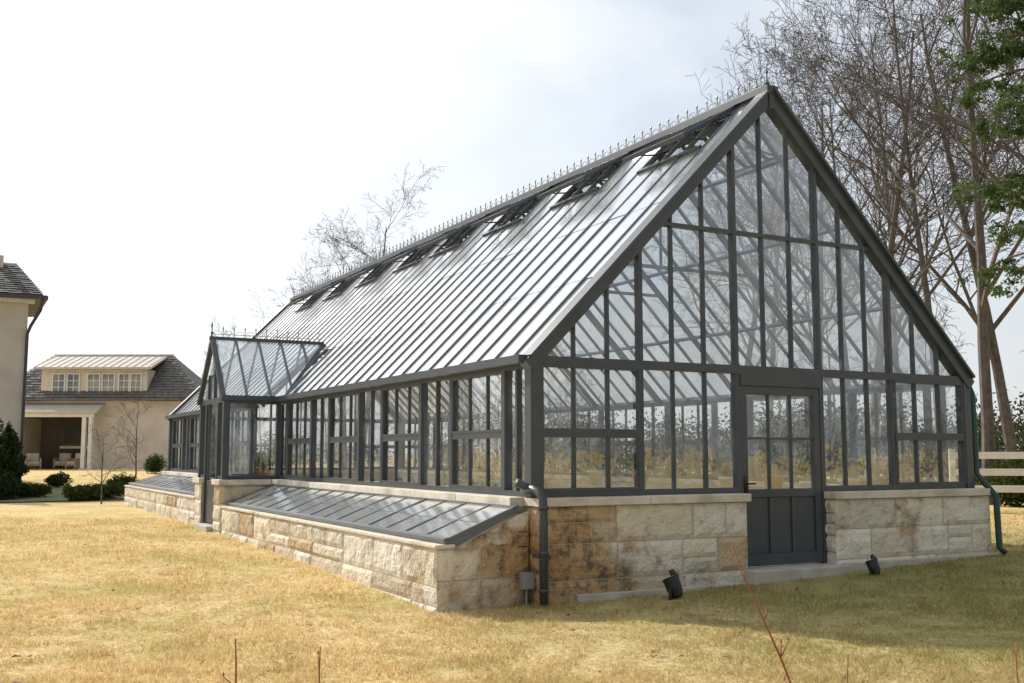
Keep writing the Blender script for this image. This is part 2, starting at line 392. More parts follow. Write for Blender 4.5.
def longwall(x, skip):
    s = -1 if x < 1 else 1
    xs = x + (.05 if x < 1 else -.05)
    spans = [(.08, VY0), (VY1, LEN-.08)] if skip else [(.08, LEN-.08)]
    for (a, b) in spans:
        fr.box((xs-.045, a, SL), (xs+.045, b, SL+.06)); fr.box((xs-.045, a, EV-.08), (xs+.045, b, EV-.01))
    starts = [.62 + P*k for k in range(4)] + [11.9+P*k for k in range(4)]
    for y0 in starts:
        y1 = y0+1.452
        if y1 > LEN: continue
        for yy in (y0, y1): fr.box((xs-.05, yy-.033, SL+.06), (xs+.05, yy+.033, EV-.08))
        for k in (1, 2): fr.box((xs-.022, y0+.484*k-.014, SL+.06), (xs+.022, y0+.484*k+.014, EV-.08))
        fr.box((xs-.04, y0+.033, 1.815), (xs+.04, y1-.033, 1.86))
        if y1+.97 < LEN:
            fr.box((xs-.028, y1+.468, SL+.06), (xs+.028, y1+.50, EV-.08))
        ox = xs + s*.036
        for (za, zb) in ((SL+.06, 1.815), (1.86, EV-.08)):
            f = .028
            fr.box((ox-.01, y0+.033, za), (ox+.01, y1-.033, za+f)); fr.box((ox-.01, y0+.033, zb-f), (ox+.01, y1-.033, zb))
            fr.box((ox-.01, y0+.033, za+f), (ox+.01, y0+.033+f, zb-f)); fr.box((ox-.01, y1-.033-f, za+f), (ox+.01, y1-.033, zb-f))
    fr.box((xs-.035, .32, SL+.06), (xs+.035, .36, EV-.08))
    r2 = random.Random(int(x)+11)
    for (a, b) in spans:
        n = int(round((b-a)/.484))
        for k in range(n):
            ya = a+(b-a)*k/n; yb = a+(b-a)*(k+1)/n; j = [r2.uniform(-.004, .004) for _ in range(4)]
            gl.quad((xs+j[0], ya, SL+.03), (xs+j[1], yb, SL+.03), (xs+j[2], yb, EV-.03), (xs+j[3], ya, EV-.03))
        gx = x + s*.07
        fr.box((gx-.075, a-.1 if a < 1 else a, EV-.04), (gx+.075, b+.1 if b > 20 else b, EV+.055))
longwall(0, True); longwall(W, False)
nb = 43; mod = LEN/nb
nL = Vector((-SLOPE, 0, 1)).normalized(); nR = Vector((SLOPE, 0, 1)).normalized()
def rp(side, x, y, h=0):
    """point on roof slope; x measured from eave inward; h above plane"""
    if side == 0: return Vector((x, y, EV+x*SLOPE)) + nL*h
    return Vector((W-x, y, EV+x*SLOPE)) + nR*h
VENT = 2.85
vents = []
for k in range(8):
    i0 = round((.6 + 2.33*k)/mod); vents.append((i0, i0+3))
def invent(i): return any(a <= i < b for a, b in vents)
r2 = random.Random(2)
for side in (0, 1):
    up = nL if side == 0 else nR
    G_ = rg if side == 0 else rg2
    for i in range(1, nb):
        y = i*mod
        xa = .02
        if side == 0 and VY0+.05 < y < VY1-.05:
            xa = 1.15 - abs(y-(VY0+VY1)/2)*1.12
        bars.beam(rp(side, xa, y, .0), rp(side, W/2-.06, y, .0), .03, .05, up)
    for i in range(nb):
        ya, yb = i*mod, (i+1)*mod
        top = VENT if invent(i) else W/2-.02
        cuts = [0, 1.02, 2.0, top]
        for c in range(3):
            if side == 0 and VY0 < (ya+yb)/2 < VY1 and c == 0: continue
            j = [r2.uniform(-.004, .004) for _ in range(4)]
            lap = .005*c
            G_.quad(rp(side, cuts[c], ya, j[0]+lap), rp(side, cuts[c], yb, j[1]+lap), rp(side, cuts[c+1], yb, j[2]+lap), rp(side, cuts[c+1], ya, j[3]+lap))
    for xx in (1.02, 2.0, VENT):
        fr.beam(rp(side, xx, .08, -.06), rp(side, xx, LEN-.08, -.06), .04, .06, up)
    for (i0, i1) in vents:
        ya, yb = i0*mod+.03, i1*mod-.03
        hinge = rp(side, W/2-.07, 0, .055); low = rp(side, VENT-.08, 0, .055)
        d = (low-hinge); ang = R(15) * (1 if side == 0 else -1)
        d = Matrix.Rotation(ang, 3, 'Y') @ d
        upv = (Matrix.Rotation(ang, 3, 'Y') @ up)
        Hn = Vector((hinge.x, 0, hinge.z)); Ln = Hn + d
        A = lambda p, y: Vector((p.x, y, p.z))
        fr.beam(A(Ln, ya), A(Ln, yb), .08, .06, upv)
        fr.beam(A(Hn, ya), A(Hn, yb), .06, .05, upv)
        for t in (0, 1/3, 2/3, 1):
            yy = ya+.02 + (yb-ya-.04)*t
            fr.beam(A(Hn, yy)+d.normalized()*.035, A(Ln, yy)-d.normalized()*.045, .035, .045, upv)
        G_.quad(A(Hn, ya), A(Hn, yb), A(Ln, yb), A(Ln, ya))
        fr.beam(rp(side, VENT-.02, ya, .02), rp(side, VENT-.02, yb, .02), .06, .06, up)
        for t in (.2, .8):
            yy = ya+(yb-ya)*t; fr.beam(A(Ln, yy), rp(side, VENT+.25, yy, -.05), .02, .02, upv)
for k in range(1, 9):
    y = LEN*k/9
    for side in (0, 1):
        fr.beam(rp(side, .05, y, -.12), rp(side, W/2-.1, y, -.12), .05, .08, nL if side == 0 else nR)
    fr.box((1.75, y-.018, 4.28), (W-1.75, y+.018, 4.33))
    fr.box((W/2-.015, y-.015, 4.33), (W/2+.015, y+.015, AP-.2))
fr.box((W/2-.09, -.12, AP+.01), (W/2+.09, LEN+.12, AP+.09)); fr.box((W/2-.04, -.1, AP-.2), (W/2+.04, LEN+.1, AP+.007))
def spear(mb, c, h, w=.007):
    x, y, z = c
    mb.box((x-w, y-w, z), (x+w, y+w, z+h*.72))
    mb.lathe((x, y, z+h*.62), [(.004, 0), (.018, .04*h/.2), (.003, .38*h)], 5)
def cresting(p0, p1, z, step=.22):
    p0 = Vector(p0); p1 = Vector(p1); L = (p1-p0).length; n = int(L/step); d = (p1-p0)/n; u = d.normalized()
    crest.beam(p0+Vector((0,0,z+.05)), p1+Vector((0,0,z+.05)), .012, .012)
    for i in range(n+1):
        c = p0+d*i; spear(crest, (c.x, c.y, z), .21)
        if i < n:
            m = c+d*.5; pts = []
            for k in range(7):
                th = math.pi*k/6; pts.append(m + u*(math.cos(th)*.08) + Vector((0, 0, z+.05+math.sin(th)*.07)))
            crest.tube(pts, .005, 4, False)
cresting((W/2, .1, 0), (W/2, LEN-.1, 0), AP+.09)
fin = MB()
for yy in (-.02, LEN+.02):
    fin.lathe((W/2, yy, AP+.09), [(.03, 0), (.018, .03), (.032, .06), (.010, .09), (.008, .18), (.02, .21), (.006, .24), (.003, .32)], 10)
# ---- vestibule
vm = (VY0+VY1)/2; VR = 3.78; vslope = (VR-EV)/(vm-VY0)
vd0, vd1 = vm-.5, vm+.5
for yy in (VY0, VY1):
    fr.box((VX-.07, yy-.06, SL), (VX+.05, yy+.06, EV)); fr.box((-.09, yy-.05, SL), (-.01, yy+.05, EV))
    fr.box((VX+.05, yy-.045, SL), (-.09, yy+.045, SL+.07)); fr.box((VX+.05, yy-.045, EV-.09), (-.09, yy+.045, EV))
    fr.box((VX+.46, yy-.025, SL+.07), (VX+.50, yy+.025, EV-.09))
    gl.quad((VX, yy, SL), (0, yy, SL), (0, yy, EV), (VX, yy, EV))
for yy in (vd0, vd1): fr.box((VX-.06, yy-.04, .3), (VX+.04, yy+.04, EV-.06))
fr.box((VX-.06, VY0+.06, EV-.06), (VX+.05, VY1-.06, EV+.04))
for (a, b) in ((VY0+.06, vd0-.04), (vd1+.04, VY1-.06)):
    fr.box((VX-.045, a, SL), (VX+.04, b, SL+.07)); gl.quad((VX, a, SL), (VX, b, SL), (VX, b, EV), (VX, a, EV))
door.box((VX-.03, vd0+.04, .3), (VX+.02, vd1-.04, 1.1)); door.box((VX-.03, vd0+.04, 1.1), (VX+.02, vd0+.13, EV-.06)); door.box((VX-.03, vd1-.13, 1.1), (VX+.02, vd1-.04, EV-.06))
gl.quad((VX, vd0+.1, 1.1), (VX, vd1-.1, 1.1), (VX, vd1-.1, EV-.05), (VX, vd0+.1, EV-.05))
gl.quad((VX, VY0, EV), (VX, VY1, EV), (VX, vm, VR))
for k in (-.5, 0, .5):
    fr.box((VX-.03, vm+k-.018, EV+.04), (VX+.03, vm+k+.018, EV+(1-abs(k))*(VR-EV)-.05))
xr = (VR-EV)/SLOPE
for sg, yy in ((-1, VY0), (1, VY1)):
    n = Vector((0, sg*vslope, 1)).normalized()
    yo = yy + sg*.06; zo = EV-.06*vslope+.05
    rg2.quad((VX-.08, yo, zo), (.0, yo, zo), (xr, vm, VR+.05), (VX-.08, vm, VR+.05))
    fr.beam((VX-.08, yo, zo), (VX-.08, vm, VR+.05), .09, .08, n)
    fr.beam((.0, yo, zo), (xr, vm, VR+.05), .06, .06, n)
    fr.box((VX-.12, yo-.06, EV-.03), (-.0, yo+.06, EV+.06))
    for k in range(1, 5):
        x = VX-.08 + (xr-VX+.08)*k/5.0
        t = max(0, x/xr) if x > 0 else 0
        bars.beam(Vector((x, yo+(vm-yo)*t, zo+(VR+.05-zo)*t))+n*.015, Vector((x, vm, VR+.05))+n*.015, .032, .05, n)
fr.box((VX-.14, vm-.05, VR+.04), (xr, vm+.05, VR+.10))
cresting((VX-.1, vm, 0), (xr-.1, vm, 0), VR+.10, .2)
fin.lathe((VX-.1, vm, VR+.1), [(.03, 0), (.015, .04), (.03, .07), (.01, .11), (.008, .18), (.02, .21), (.003, .30)], 8)
# ---- main door
fr.box((2.901, -.06, 2.44), (4.182, .06, EV-.05))
dx0, dx1 = 2.905, 4.178
zb = .26
door.box((dx0, -.04, zb), (dx0+.10, .03, 2.435)); door.box((dx1-.10, -.04, zb), (dx1, .03, 2.435))
door.box((dx0+.10, -.038, 2.33), (dx1-.10, .028, 2.435)); door.box((dx0+.10, -.038, 1.08), (dx1-.10, .028, 1.18)); door.box((dx0+.10, -.038, zb), (dx1-.10, .028, zb+.14))
door.box((dx0+.10, -.012, zb+.14), (dx1-.10, .012, 1.08))
for t in (1/3, 2/3):
    xx = dx0+.10+(dx1-dx0-.20)*t
    door.box((xx-.03, -.034, zb+.14), (xx+.03, -.0125, 1.08)); door.box((xx-.012, -.025, 1.18), (xx+.012, .02, 2.33))
door.box((dx0+.10, -.028, 1.785), (dx1-.10, .022, 1.81))
gl.quad((dx0+.1, 0, 1.18), (dx1-.1, 0, 1.18), (dx1-.1, 0, 2.33), (dx0+.1, 0, 2.33))
hd = MB(); hd.box((dx0+.03, -.055, 1.12), (dx0+.075, -.04, 1.34)); hd.tube([(dx0+.052, -.05, 1.25), (dx0+.052, -.095, 1.25), (dx0+.16, -.1, 1.25)], .011, 8)
hd.make('door_handle', 'black', gh, True)
foot.box((2.78, -.38, .0), (4.32, .1, .245))

# ---- stone plinths
PY = -.20
def plinth_x(x0, x1, yf, n):
    core.box((x0+.015, yf+.008 if n < 0 else yf-.25, -.3), (x1-.015, yf+.28 if n < 0 else yf-.008, 1.04))
    ashlar(st, (x0 if n < 0 else x1, yf, 0), (1 if n < 0 else -1, 0, 0), x1-x0, (0, n, 0), -.12, 1.04, 3,
           rust=lambda s: (.35 if (x0 < 1 and s < .85) else .06))
    a = x0-.03; k = max(1, round((x1-x0)/1.35)); w = (x1-x0+.06)/k
    for i in range(k):
        cap.box((a+w*i+.003, yf-.05 if n < 0 else yf-.26, 1.045), (a+w*(i+1)-.003, yf+.27 if n < 0 else yf+.05, SL-.002+.004*(i % 2)-.004))
plinth_x(0, 2.84, PY, -1); plinth_x(4.24, 7.10, PY, -1); plinth_x(0, 7.1, LEN+.2, 1)
ashlar(st, (2.84, PY+.01, 0), (0, 1, 0), .26, (1, 0, 0), .1, 1.04, 3)
ashlar(st, (4.24, .06, 0), (0, -1, 0), .26, (-1, 0, 0), .1, 1.04, 3)
ashlar(st, (0, .1, 0), (0, -1, 0), .3, (-1, 0, 0), .0, 1.04, 3, rust=lambda s: .4)
core.box((W-.15, -.12, -.3), (W+.14, LEN+.1, 1.04)); ashlar(st, (W+.15, -.2, 0), (0, 1, 0), LEN+.4, (1, 0, 0), -.1, 1.04, 3, ln=(1.0, 2.0))
core.box((-.12, .09, -.3), (.14, LEN+.1, 1.03))
for a in np.arange(.09, LEN, 1.4):
    b = min(a+1.394, LEN-.0)
    if b-a < .1: continue
    cap.box((-.19, a, 1.035), (.16, b, SL-.003))
    cap.box((W-.16, a, 1.045), (W+.19, b, SL-.003))
foot.box((.45, PY-.06, -.3), (2.775, PY+.0, .105)); foot.box((4.325, PY-.06, -.3), (7.2, PY, .26))
core.box((VX+.0, VY0-.11, -.3), (-.13, VY0+.12, 1.03)); core.box((VX+.0, VY1-.12, -.3), (-.13, VY1+.11, 1.03))
core.box((VX-.085, VY0-.11, -.3), (VX-.002, vd0-.06, 1.03)); core.box((VX-.085, vd1+.06, -.3), (VX-.002, VY1+.11, 1.03))
XF = VX-.10
ashlar(st, (XF, vd0-.05, 0), (0, -1, 0), vd0-VY0+.07, (-1, 0, 0), .05, 1.04, 3)
ashlar(st, (XF, VY1+.12, 0), (0, -1, 0), VY1-vd1+.07, (-1, 0, 0), .05, 1.04, 3)
ashlar(st, (XF, VY0-.12, 0), (1, 0, 0), 1.0, (0, -1, 0), .05, 1.04, 3)
cap.box((XF-.05, VY0-.17, 1.042), (-.2, VY0+.14, SL)); cap.box((XF-.05, VY0+.145, 1.042), (VX+.1, vd0-.045, SL))
cap.box((XF-.05, VY1-.14, 1.042), (-.2, VY1+.17, SL)); cap.box((XF-.05, vd1+.045, 1.042), (VX+.1, VY1-.145, SL))
foot.box((XF-.12, vd0-.05, -.2), (VX, vd1+.05, .27))
foot.box((VX, VY0+.12, -.2), (-.12, VY1-.12, .285))
for mb, nm, mt, bv in ((fr, 'steel_frame', 'metal', 0), (bars, 'roof_glazing_bars', 'metal_roof', 0), (gl, 'wall_glass', 'glass', 0), (rg, 'roof_glass', 'roofglass', 0), (rg2, 'roof_glass_east', 'roofglass2', 0),
                   (cap, 'stone_cap', 'cap', .008), (core, 'plinth_core', 'mortar', 0), (st, 'plinth_stones', 'stone', 0), (foot, 'stone_threshold', 'concrete', .01),
                   (door, 'doors', 'metal', .004), (crest, 'ridge_cresting', 'crest', 0), (fin, 'finials', 'metal', 0)):
    mb.make(nm, mt, gh, bevel=bv)
fl = MB(); fl.box((.14, .1, -.2), (W-.16, LEN-.1, .22)); fl.make('floor', 'floor', gh)
dp = MB()
dp.tube([(-.02, .1, 1.22), (-.03, -.12, 1.23), (-.02, -.22, 1.21), (.0, -.30, 1.13), (.0, -.31, 1.0), (.0, -.31, .04)], .045, 12)
for z in (1.02, .55, .16): dp.tube([(.0, -.31, z), (.0, -.31, z+.04)], .054, 12)
dp.box((-.07, -.30, .52), (.07, -.19, .56))
dp.tube([(-.16, .0, 1.30), (-.03, .0, 1.25), (-.02, -.1, 1.22)], .045, 12)
dp.make('downpipe', 'pipe', gh, True)
dp2 = MB()
dp2.tube([(W+.10, .05, EV-.02), (W+.10, -.03, EV-.2), (W+.09, -.05, SL+.2), (W+.13, -.16, SL+.05), (W+.15, -.3, SL-.1), (W+.16, -.31, .34), (W+.19, -.38, .27)], .042, 10)
dp2.make('downpipe_green', 'greenpipe', gh, True)

# ================================================================== COLD FRAMES
def coldframe(y0, y1, gnd, ztop):
    cf = empty('cold_frame')
    s2 = MB(); c2 = MB(); l2 = MB(); g2 = MB(); k2 = MB()
    X0 = -1.10
    ln = y1-y0
    ashlar(s2, (X0, y1, 0), (0, -1, 0), ln, (-1, 0, 0), gnd, ztop, 2, ln=(.55, 1.3), rust=lambda s: .05)
    c2.box((X0+.008, y0+.012, gnd-.2), (X0+.27, y1-.012, ztop-.01))
    zi = 1.0
    tf = lambda s: ztop + max(0, (s-.22))/(.83)*(zi-ztop)*1.0
    ashlar(s2, (X0, y0, 0), (1, 0, 0), 1.08, (0, -1, 0), gnd, 1.0, 3, top=tf, ln=(.35, .6), rust=lambda s: .10 + .4*(s > .5))
    i = len(c2.v)
    for yy in (y0+.010, y0+.25):
        c2.v += [(X0+.03, yy, gnd-.2), (-.14, yy, gnd-.2), (-.14, yy, zi-.03), (X0+.25, yy, ztop-.015), (X0+.03, yy, ztop-.015)]
    c2.f += [(i, i+1, i+2, i+3, i+4), (i+9, i+8, i+7, i+6, i+5)] + [(i+(j+1) % 5, i+j, i+5+j, i+5+(j+1) % 5) for j in range(5)]
    c2.box((X0+.28, y0+.26, gnd-.2), (-.13, y1-.03, .32))
    a = y0-.02
    while a < y1-.02:
        b = min(a+1.2, y1+.02); k2.box((X0-.03, a+.003, ztop), (X0+.20, b-.003, ztop+.035)); a += 1.2
    pa = Vector((X0+.10, 0, ztop+.075)); pb = Vector((-.17, 0, zi+.04)); n = Vector((-(pb.z-pa.z), 0, pb.x-pa.x)).normalized()
    at = lambda p, y: Vector((p.x, y, p.z))
    l2.beam(at(pa, y0), at(pa, y1), .05, .05, n); l2.beam(at(pb, y0), at(pb, y1), .05, .04, n)
    k = int(round(ln/.61)); r3 = random.Random(4)
    for i in range(k+1):
        yy = y0+.02+(ln-.04)*i/k
        w = .035 if i % 2 == 0 else .018
        l2.beam(at(pa, yy)+(pb-pa).normalized()*.030, at(pb, yy)-(pb-pa).normalized()*.028, w, .030 if i % 2 == 0 else .022, n)
        if i < k:
            y2 = yy+(ln-.04)/k; j = [r3.uniform(-.003, .003) for _ in range(4)]
            mid = pa+(pb-pa)*.5
            g2.quad(at(pa, yy)+n*j[0], at(pa, y2)+n*j[1], at(mid, y2)+n*.003, at(mid, yy)+n*.003)
            g2.quad(at(mid, yy)+n*.008, at(mid, y2)+n*.008, at(pb, y2)+n*j[2], at(pb, yy)+n*j[3])
    i = len(l2.v)
    for yy in (y0+.012, y0+.04):
        l2.v += [(X0+.21, yy, ztop+.0), (-.15, yy, zi-.02), (-.15, yy, zi+.03), (X0+.10, yy, ztop+.06), (X0+.10, yy, ztop+.037)]
    l2.f += [(i, i+1, i+2, i+3, i+4), (i+9, i+8, i+7, i+6, i+5)] + [(i+(j+1) % 5, i+j, i+5+j, i+5+(j+1) % 5) for j in range(5)]
    s2.make('frame_stones', 'stone', cf); c2.make('frame_core', 'mortar', cf); k2.make('stone_lip', 'cap', cf, bevel=.006)
    l2.make('lid_frame', 'metal_roof', cf); g2.make('lid_glass', 'lidglass', cf)
coldframe(-.03, 9.58, -.12, .64)
coldframe(11.96, 21.3, .08, .72)

# ================================================================== GROUND
def axis(lo, hi, step, far):
    a = list(np.arange(lo, hi+1e-6, step)); d = step; p = hi; q = lo
    R_, L_ = [], []
    while p < far: d *= 1.35; p += d; R_.append(p)
    d = step
    while q > -far: d *= 1.35; q -= d; L_.append(q)
    return L_[::-1]+a+R_
xs_ = axis(-25, 25, .5, 900); ys_ = axis(-14, 55, .5, 900)
V = [(x, y_, gz(x, y_)+.012*mnoise.noise(Vector((x*.8, y_*.8, 0)))) for y_ in ys_ for x in xs_]
nx = len(xs_)
F = [(j*nx+i, j*nx+i+1, (j+1)*nx+i+1, (j+1)*nx+i) for j in range(len(ys_)-1) for i in range(nx-1)]
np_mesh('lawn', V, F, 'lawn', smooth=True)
bx = np.arange(-16, 14, .5); by = np.arange(24, 33.1, .5)
V = [(x, y_ + .5*math.sin(x*.45)*(1 if k in (0,) else 0), gz(x, y_)+.03) for k, y_ in enumerate(by) for x in bx]
nx = len(bx); F = [(j*nx+i, j*nx+i+1, (j+1)*nx+i+1, (j+1)*nx+i) for j in range(len(by)-1) for i in range(nx-1)]
np_mesh('garden_bed', V, F, 'mulch')
nr = np.random.default_rng(3)
NB = 280000
ah = 6.8 + (nr.random(NB)**1.7)*17; rt = (nr.random(NB)*2-1)*(ah*.52+.6)
X = CAM.x + rt*math.cos(HEAD)+ah*math.sin(HEAD); Y = CAM.y - rt*math.sin(HEAD)+ah*math.cos(HEAD)
keep = ~((X > -1.15) & (X < 7.2) & (Y > -.05)) & ~((X > -.0) & (X < 7.2) & (Y > -.27)) & ~((X > 2.7) & (X < 4.4) & (Y > -.4))
X, Y, ah = X[keep], Y[keep], ah[keep]; n = len(X)
Z = np.vectorize(gz)(X, Y)
clump = .75+.5*np.sin(X*5.1+np.sin(Y*3.3)*2)*np.sin(Y*4.7+np.sin(X*2.9)*2)
hh = nr.uniform(.018, .046, n)*(1+.02*ah)*clump; w = nr.uniform(.0025, .005, n)*(1+.07*ah); th = nr.random(n)*6.283; lx = nr.normal(0, .024, n); ly = nr.normal(0, .024, n)
Vb = np.zeros((n, 3, 3)); Vb[:, 0] = np.stack([X-w*np.cos(th), Y-w*np.sin(th), Z-.012], 1); Vb[:, 1] = np.stack([X+w*np.cos(th), Y+w*np.sin(th), Z-.012], 1)
Vb[:, 2] = np.stack([X+lx, Y+ly, Z+hh], 1)
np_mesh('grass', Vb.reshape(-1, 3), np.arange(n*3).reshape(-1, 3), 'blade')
Vl, Fl = [], []
for k in range(130):
    a = nr.uniform(7.5, 24); r_ = nr.uniform(-.5, .5)*a
    p = S(r_, a)
    if -1.2 < p.x < 7.3 and p.y > -.4: continue
    z = gz(p.x, p.y)+.03; s_ = nr.uniform(.02, .05); t = nr.random()*6.28
    i = len(Vl)
    for m in range(5):
        q = t+m*1.2566; Vl.append((p.x+math.cos(q)*s_, p.y+math.sin(q)*s_*.7, z+nr.uniform(0, .03)))
    Fl.append((i, i+1, i+2, i+3, i+4))
np_mesh('fallen_leaves', Vl, Fl, 'leafdry')

# ================================================================== TREES
def grow(seed, H, r0, spread=1.0, counts=(10, 6, 5, 4), trunkfrac=.3, sides=(8, 5, 4, 3, 3), minr=.008, limb=1.0):
    rg_ = random.Random(seed); mb = MB()
    def branch(p, d, L, r, lv):
        ns = (8, 6, 4, 3, 2)[lv]; pts = [p.copy()]; rr = [r]; dirs = [d.copy()]
        cur = p.copy(); dd = d.copy()
        for k in range(ns):
            wob = (.04, .12, .18, .22, .28)[lv]
            dd = (dd + Vector((rg_.gauss(0, wob), rg_.gauss(0, wob), rg_.gauss(0, wob*.6) + (.04 if lv == 0 else .05)))).normalized()
            cur = cur + dd*(L/ns); pts.append(cur.copy()); dirs.append(dd.copy())
            rr.append(max(minr, r*(1-(k+1)/ns*(.84 if lv == 0 else .86))))
        if lv == 0: rr[0] *= 1.25
        mb.tube(pts, rr, sides[lv], False)
        if lv >= len(counts): return
        n_ = counts[lv]
        st_ = trunkfrac if lv == 0 else .2
        for c in range(n_):
            t = st_ + (1-st_)*(c+rg_.random()*.8)/n_
            t = min(t, .98); x = t*ns; k = min(int(x), ns-1); f = x-k
            q = pts[k].lerp(pts[k+1], f); rq = rr[k]*(1-f)+rr[k+1]*f
            ax = dirs[k+1]; pe = ax.orthogonal().normalized(); pe = Matrix.Rotation(rg_.random()*6.283, 3, ax) @ pe
            an = R(rg_.uniform(28, 62) * spread)
            nd = (ax*math.cos(an) + pe*math.sin(an)).normalized()
            fl_ = (1-t*.6)*limb if lv == 0 else (1-.35*t)
            ll = L*rg_.uniform(.38, .62)*fl_
            branch(q, nd, ll, min(rq*.6, r*.42), lv+1)
    branch(Vector((0, 0, -.2)), Vector((rg_.gauss(0, .03), rg_.gauss(0, .03), 1)).normalized(), H, r0, 0)
    return mb
def tree_obj(name, me, loc, rz_=0, sc=1):
    o = bpy.data.objects.new(name, me); o.location = loc; o.rotation_euler = (0, 0, rz_); o.scale = (sc, sc, sc)
    scene.collection.objects.link(o); return o
def mesh_from(mb, name, mt):
    me = bpy.data.meshes.new(name); me.from_pydata(mb.v, [], mb.f); me.materials.append(M[mt]); me.update(); return me
TA = mesh_from(grow(11, 17, .17, .95, (14, 8, 5, 4)), 'bare_tree_a', 'bark')
TB = mesh_from(grow(23, 17, .14, .9, (15, 8, 5, 4), .35), 'bare_tree_b', 'bark')
TC = mesh_from(grow(37, 15.5, .19, 1.05, (15, 8, 6, 4), .22, limb=1.15), 'bare_tree_c', 'bark')
def U(u, ahead): return (u-512)/1075*ahead
def put(name, me, u, ahead, rot, sc):
    p = S(U(u, ahead), ahead); p.z = gz(p.x, p.y); return tree_obj(name, me, p, rot, sc)
put('bare_tree', TA, 988, 27, .4, 1.0)
put('bare_tree', TB, 945, 33, 2.0, 1.0)
put('bare_tree', TC, 868, 35, 1.1, .98)
put('bare_tree', TB, 905, 40, 4.0, 1.02)
put('bare_tree', TC, 820, 41, 3.1, 1.06)
put('bare_tree', TC, 1015, 36, 5.1, 1.1)
put('bare_tree', TB, 765, 46, .2, 1.0)
put('bare_tree', TC, 735, 47, 1.9, .98)
put('bare_tree', TA, 850, 50, 4.6, 1.10)
put('bare_tree', TA, 1075, 26, 2.2, .95)
put('bare_tree', TC, 362, 58, 1.2, .86)
put('bare_tree', TC, 345, 62, 3.9, .80)
put('bare_tree', TB, 214, 74, .7, .50)
TS = mesh_from(grow(71, 3.6, .04, 1.1, (10, 6, 4), .15, minr=.005), 'ornamental_tree', 'bark')
put('ornamental_bare_tree', TS, 136, 46, 0, 1.0)
put('ornamental_bare_tree', TS, 104, 30, 2, .62)
def leafcloud(name, blobs, n, size, mt, seed=1, parent=None, shell=.55):
    q = np.random.default_rng(seed); vol = np.array([b[3]*b[4]*b[5] for b in blobs])**(2/3); pick = q.choice(len(blobs), n, p=vol/vol.sum())
    B = np.array(blobs)[pick]; d = q.normal(size=(n, 3)); d /= np.linalg.norm(d, axis=1)[:, None]
    r = (shell + (1-shell)*q.random(n))[:, None]*(1+.18*np.sin(d[:, :1]*7+B[:, :1]*3)*np.cos(d[:, 2:]*6))
    C = B[:, :3] + d*r*B[:, 3:6]
    a = q.normal(size=(n, 3)); a /= np.linalg.norm(a, axis=1)[:, None]; b = np.cross(a, q.normal(size=(n, 3))); b /= np.linalg.norm(b, axis=1)[:, None]
    s = size*q.uniform(.6, 1.4, n)[:, None]
    V = np.stack([C-a*s, C+b*s*.5, C+a*s, C-b*s*.5], 1).reshape(-1, 3)
    return np_mesh(name, V, np.arange(n*4).reshape(-1, 4), mt, parent)
small = grow(91, 14, .14, .9, (11, 6, 3), .25, sides=(4, 3, 3, 3), minr=.022)
SV = np.array(small.v); SF = np.array(small.f)
q = np.random.default_rng(8); VV, FF = [], []; off = 0
for k in range(70):
    az = R(q.uniform(-34, 40)) if k < 46 else R(q.uniform(60, 310)); dist = q.uniform(62, 105) if k < 46 else q.uniform(45, 70)
    if k < 46 and math.degrees(az) < -2: dist = q.uniform(100, 130)
    p = S(math.sin(az)*dist, math.cos(az)*dist); a = q.random()*6.28; s = q.uniform(.6, 1.05)*(.7 if math.degrees(az) < 8 and k < 46 else 1)
    if k < 46 and math.degrees(az) < -14: s *= .6
    c_, s_ = math.cos(a), math.sin(a)
    VV.append(np.stack([(SV[:, 0]*c_-SV[:, 1]*s_)*s+p.x, (SV[:, 0]*s_+SV[:, 1]*c_)*s+p.y, SV[:, 2]*s+.6], 1)); FF.append(SF+off); off += len(SV)
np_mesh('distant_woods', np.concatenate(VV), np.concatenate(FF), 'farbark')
bl = []
for k in range(330):
    if k < 130: az = R(q.uniform(-4, 42)); dist = q.uniform(46, 60); hgt = q.uniform(1.2, 3.8)
    elif k < 200: az = R(q.uniform(-40, 0)); dist = q.uniform(80, 110); hgt = q.uniform(1.5, 3.2)
    else: az = R(q.uniform(45, 320)); dist = q.uniform(42, 62); hgt = q.uniform(2, 6)
    p = S(math.sin(az)*dist, math.cos(az)*dist); bl.append((p.x, p.y, .5+hgt*.5, q.uniform(1.2, 2.8), q.uniform(1.2, 2.8), hgt*.62))
leafcloud('woodland_understorey', bl, 260000, .10, 'under', 4, shell=.35)
def shrub(name, u, ahead, w, h, mt='box', n=3500, size=.035, seed=1):
    p = S(U(u, ahead), ahead); z = gz(p.x, p.y); qq = random.Random(seed)
    bl = [(p.x, p.y, z+h*.45, w*.5, w*.5, h*.5)] + [(p.x+qq.uniform(-.3, .3)*w, p.y+qq.uniform(-.3, .3)*w, z+h*qq.uniform(.3, .65), w*.3, w*.3, h*.33) for _ in range(5)]
    return leafcloud(name, bl, n, size, mt, seed)
def conifer(name, u, ahead, w, h, seed):
    p = S(U(u, ahead), ahead); z = gz(p.x, p.y); qq = random.Random(seed); bl = []
    for k in range(26):
        t = k/26; rr = w*.5*(1-t)**.75+.06; a = qq.random()*6.28
        bl.append((p.x+math.cos(a)*rr*.35, p.y+math.sin(a)*rr*.35, z+.25+t*(h-.3), rr*.75, rr*.75, h*.07+.05))
    return leafcloud(name, bl, 9000, .05, 'evergreen', seed)
conifer('arborvitae', 9, 33, 1.3, 2.3, 1); conifer('arborvitae', -12, 32, 1.7, 2.9, 2)
shrub('boxwood_shrub', 92, 32, 1.0, .55, seed=3); shrub('boxwood_shrub', 112, 33, 1.1, .6, seed=4); shrub('boxwood_shrub', 78, 31.5, .7, .5, seed=5)
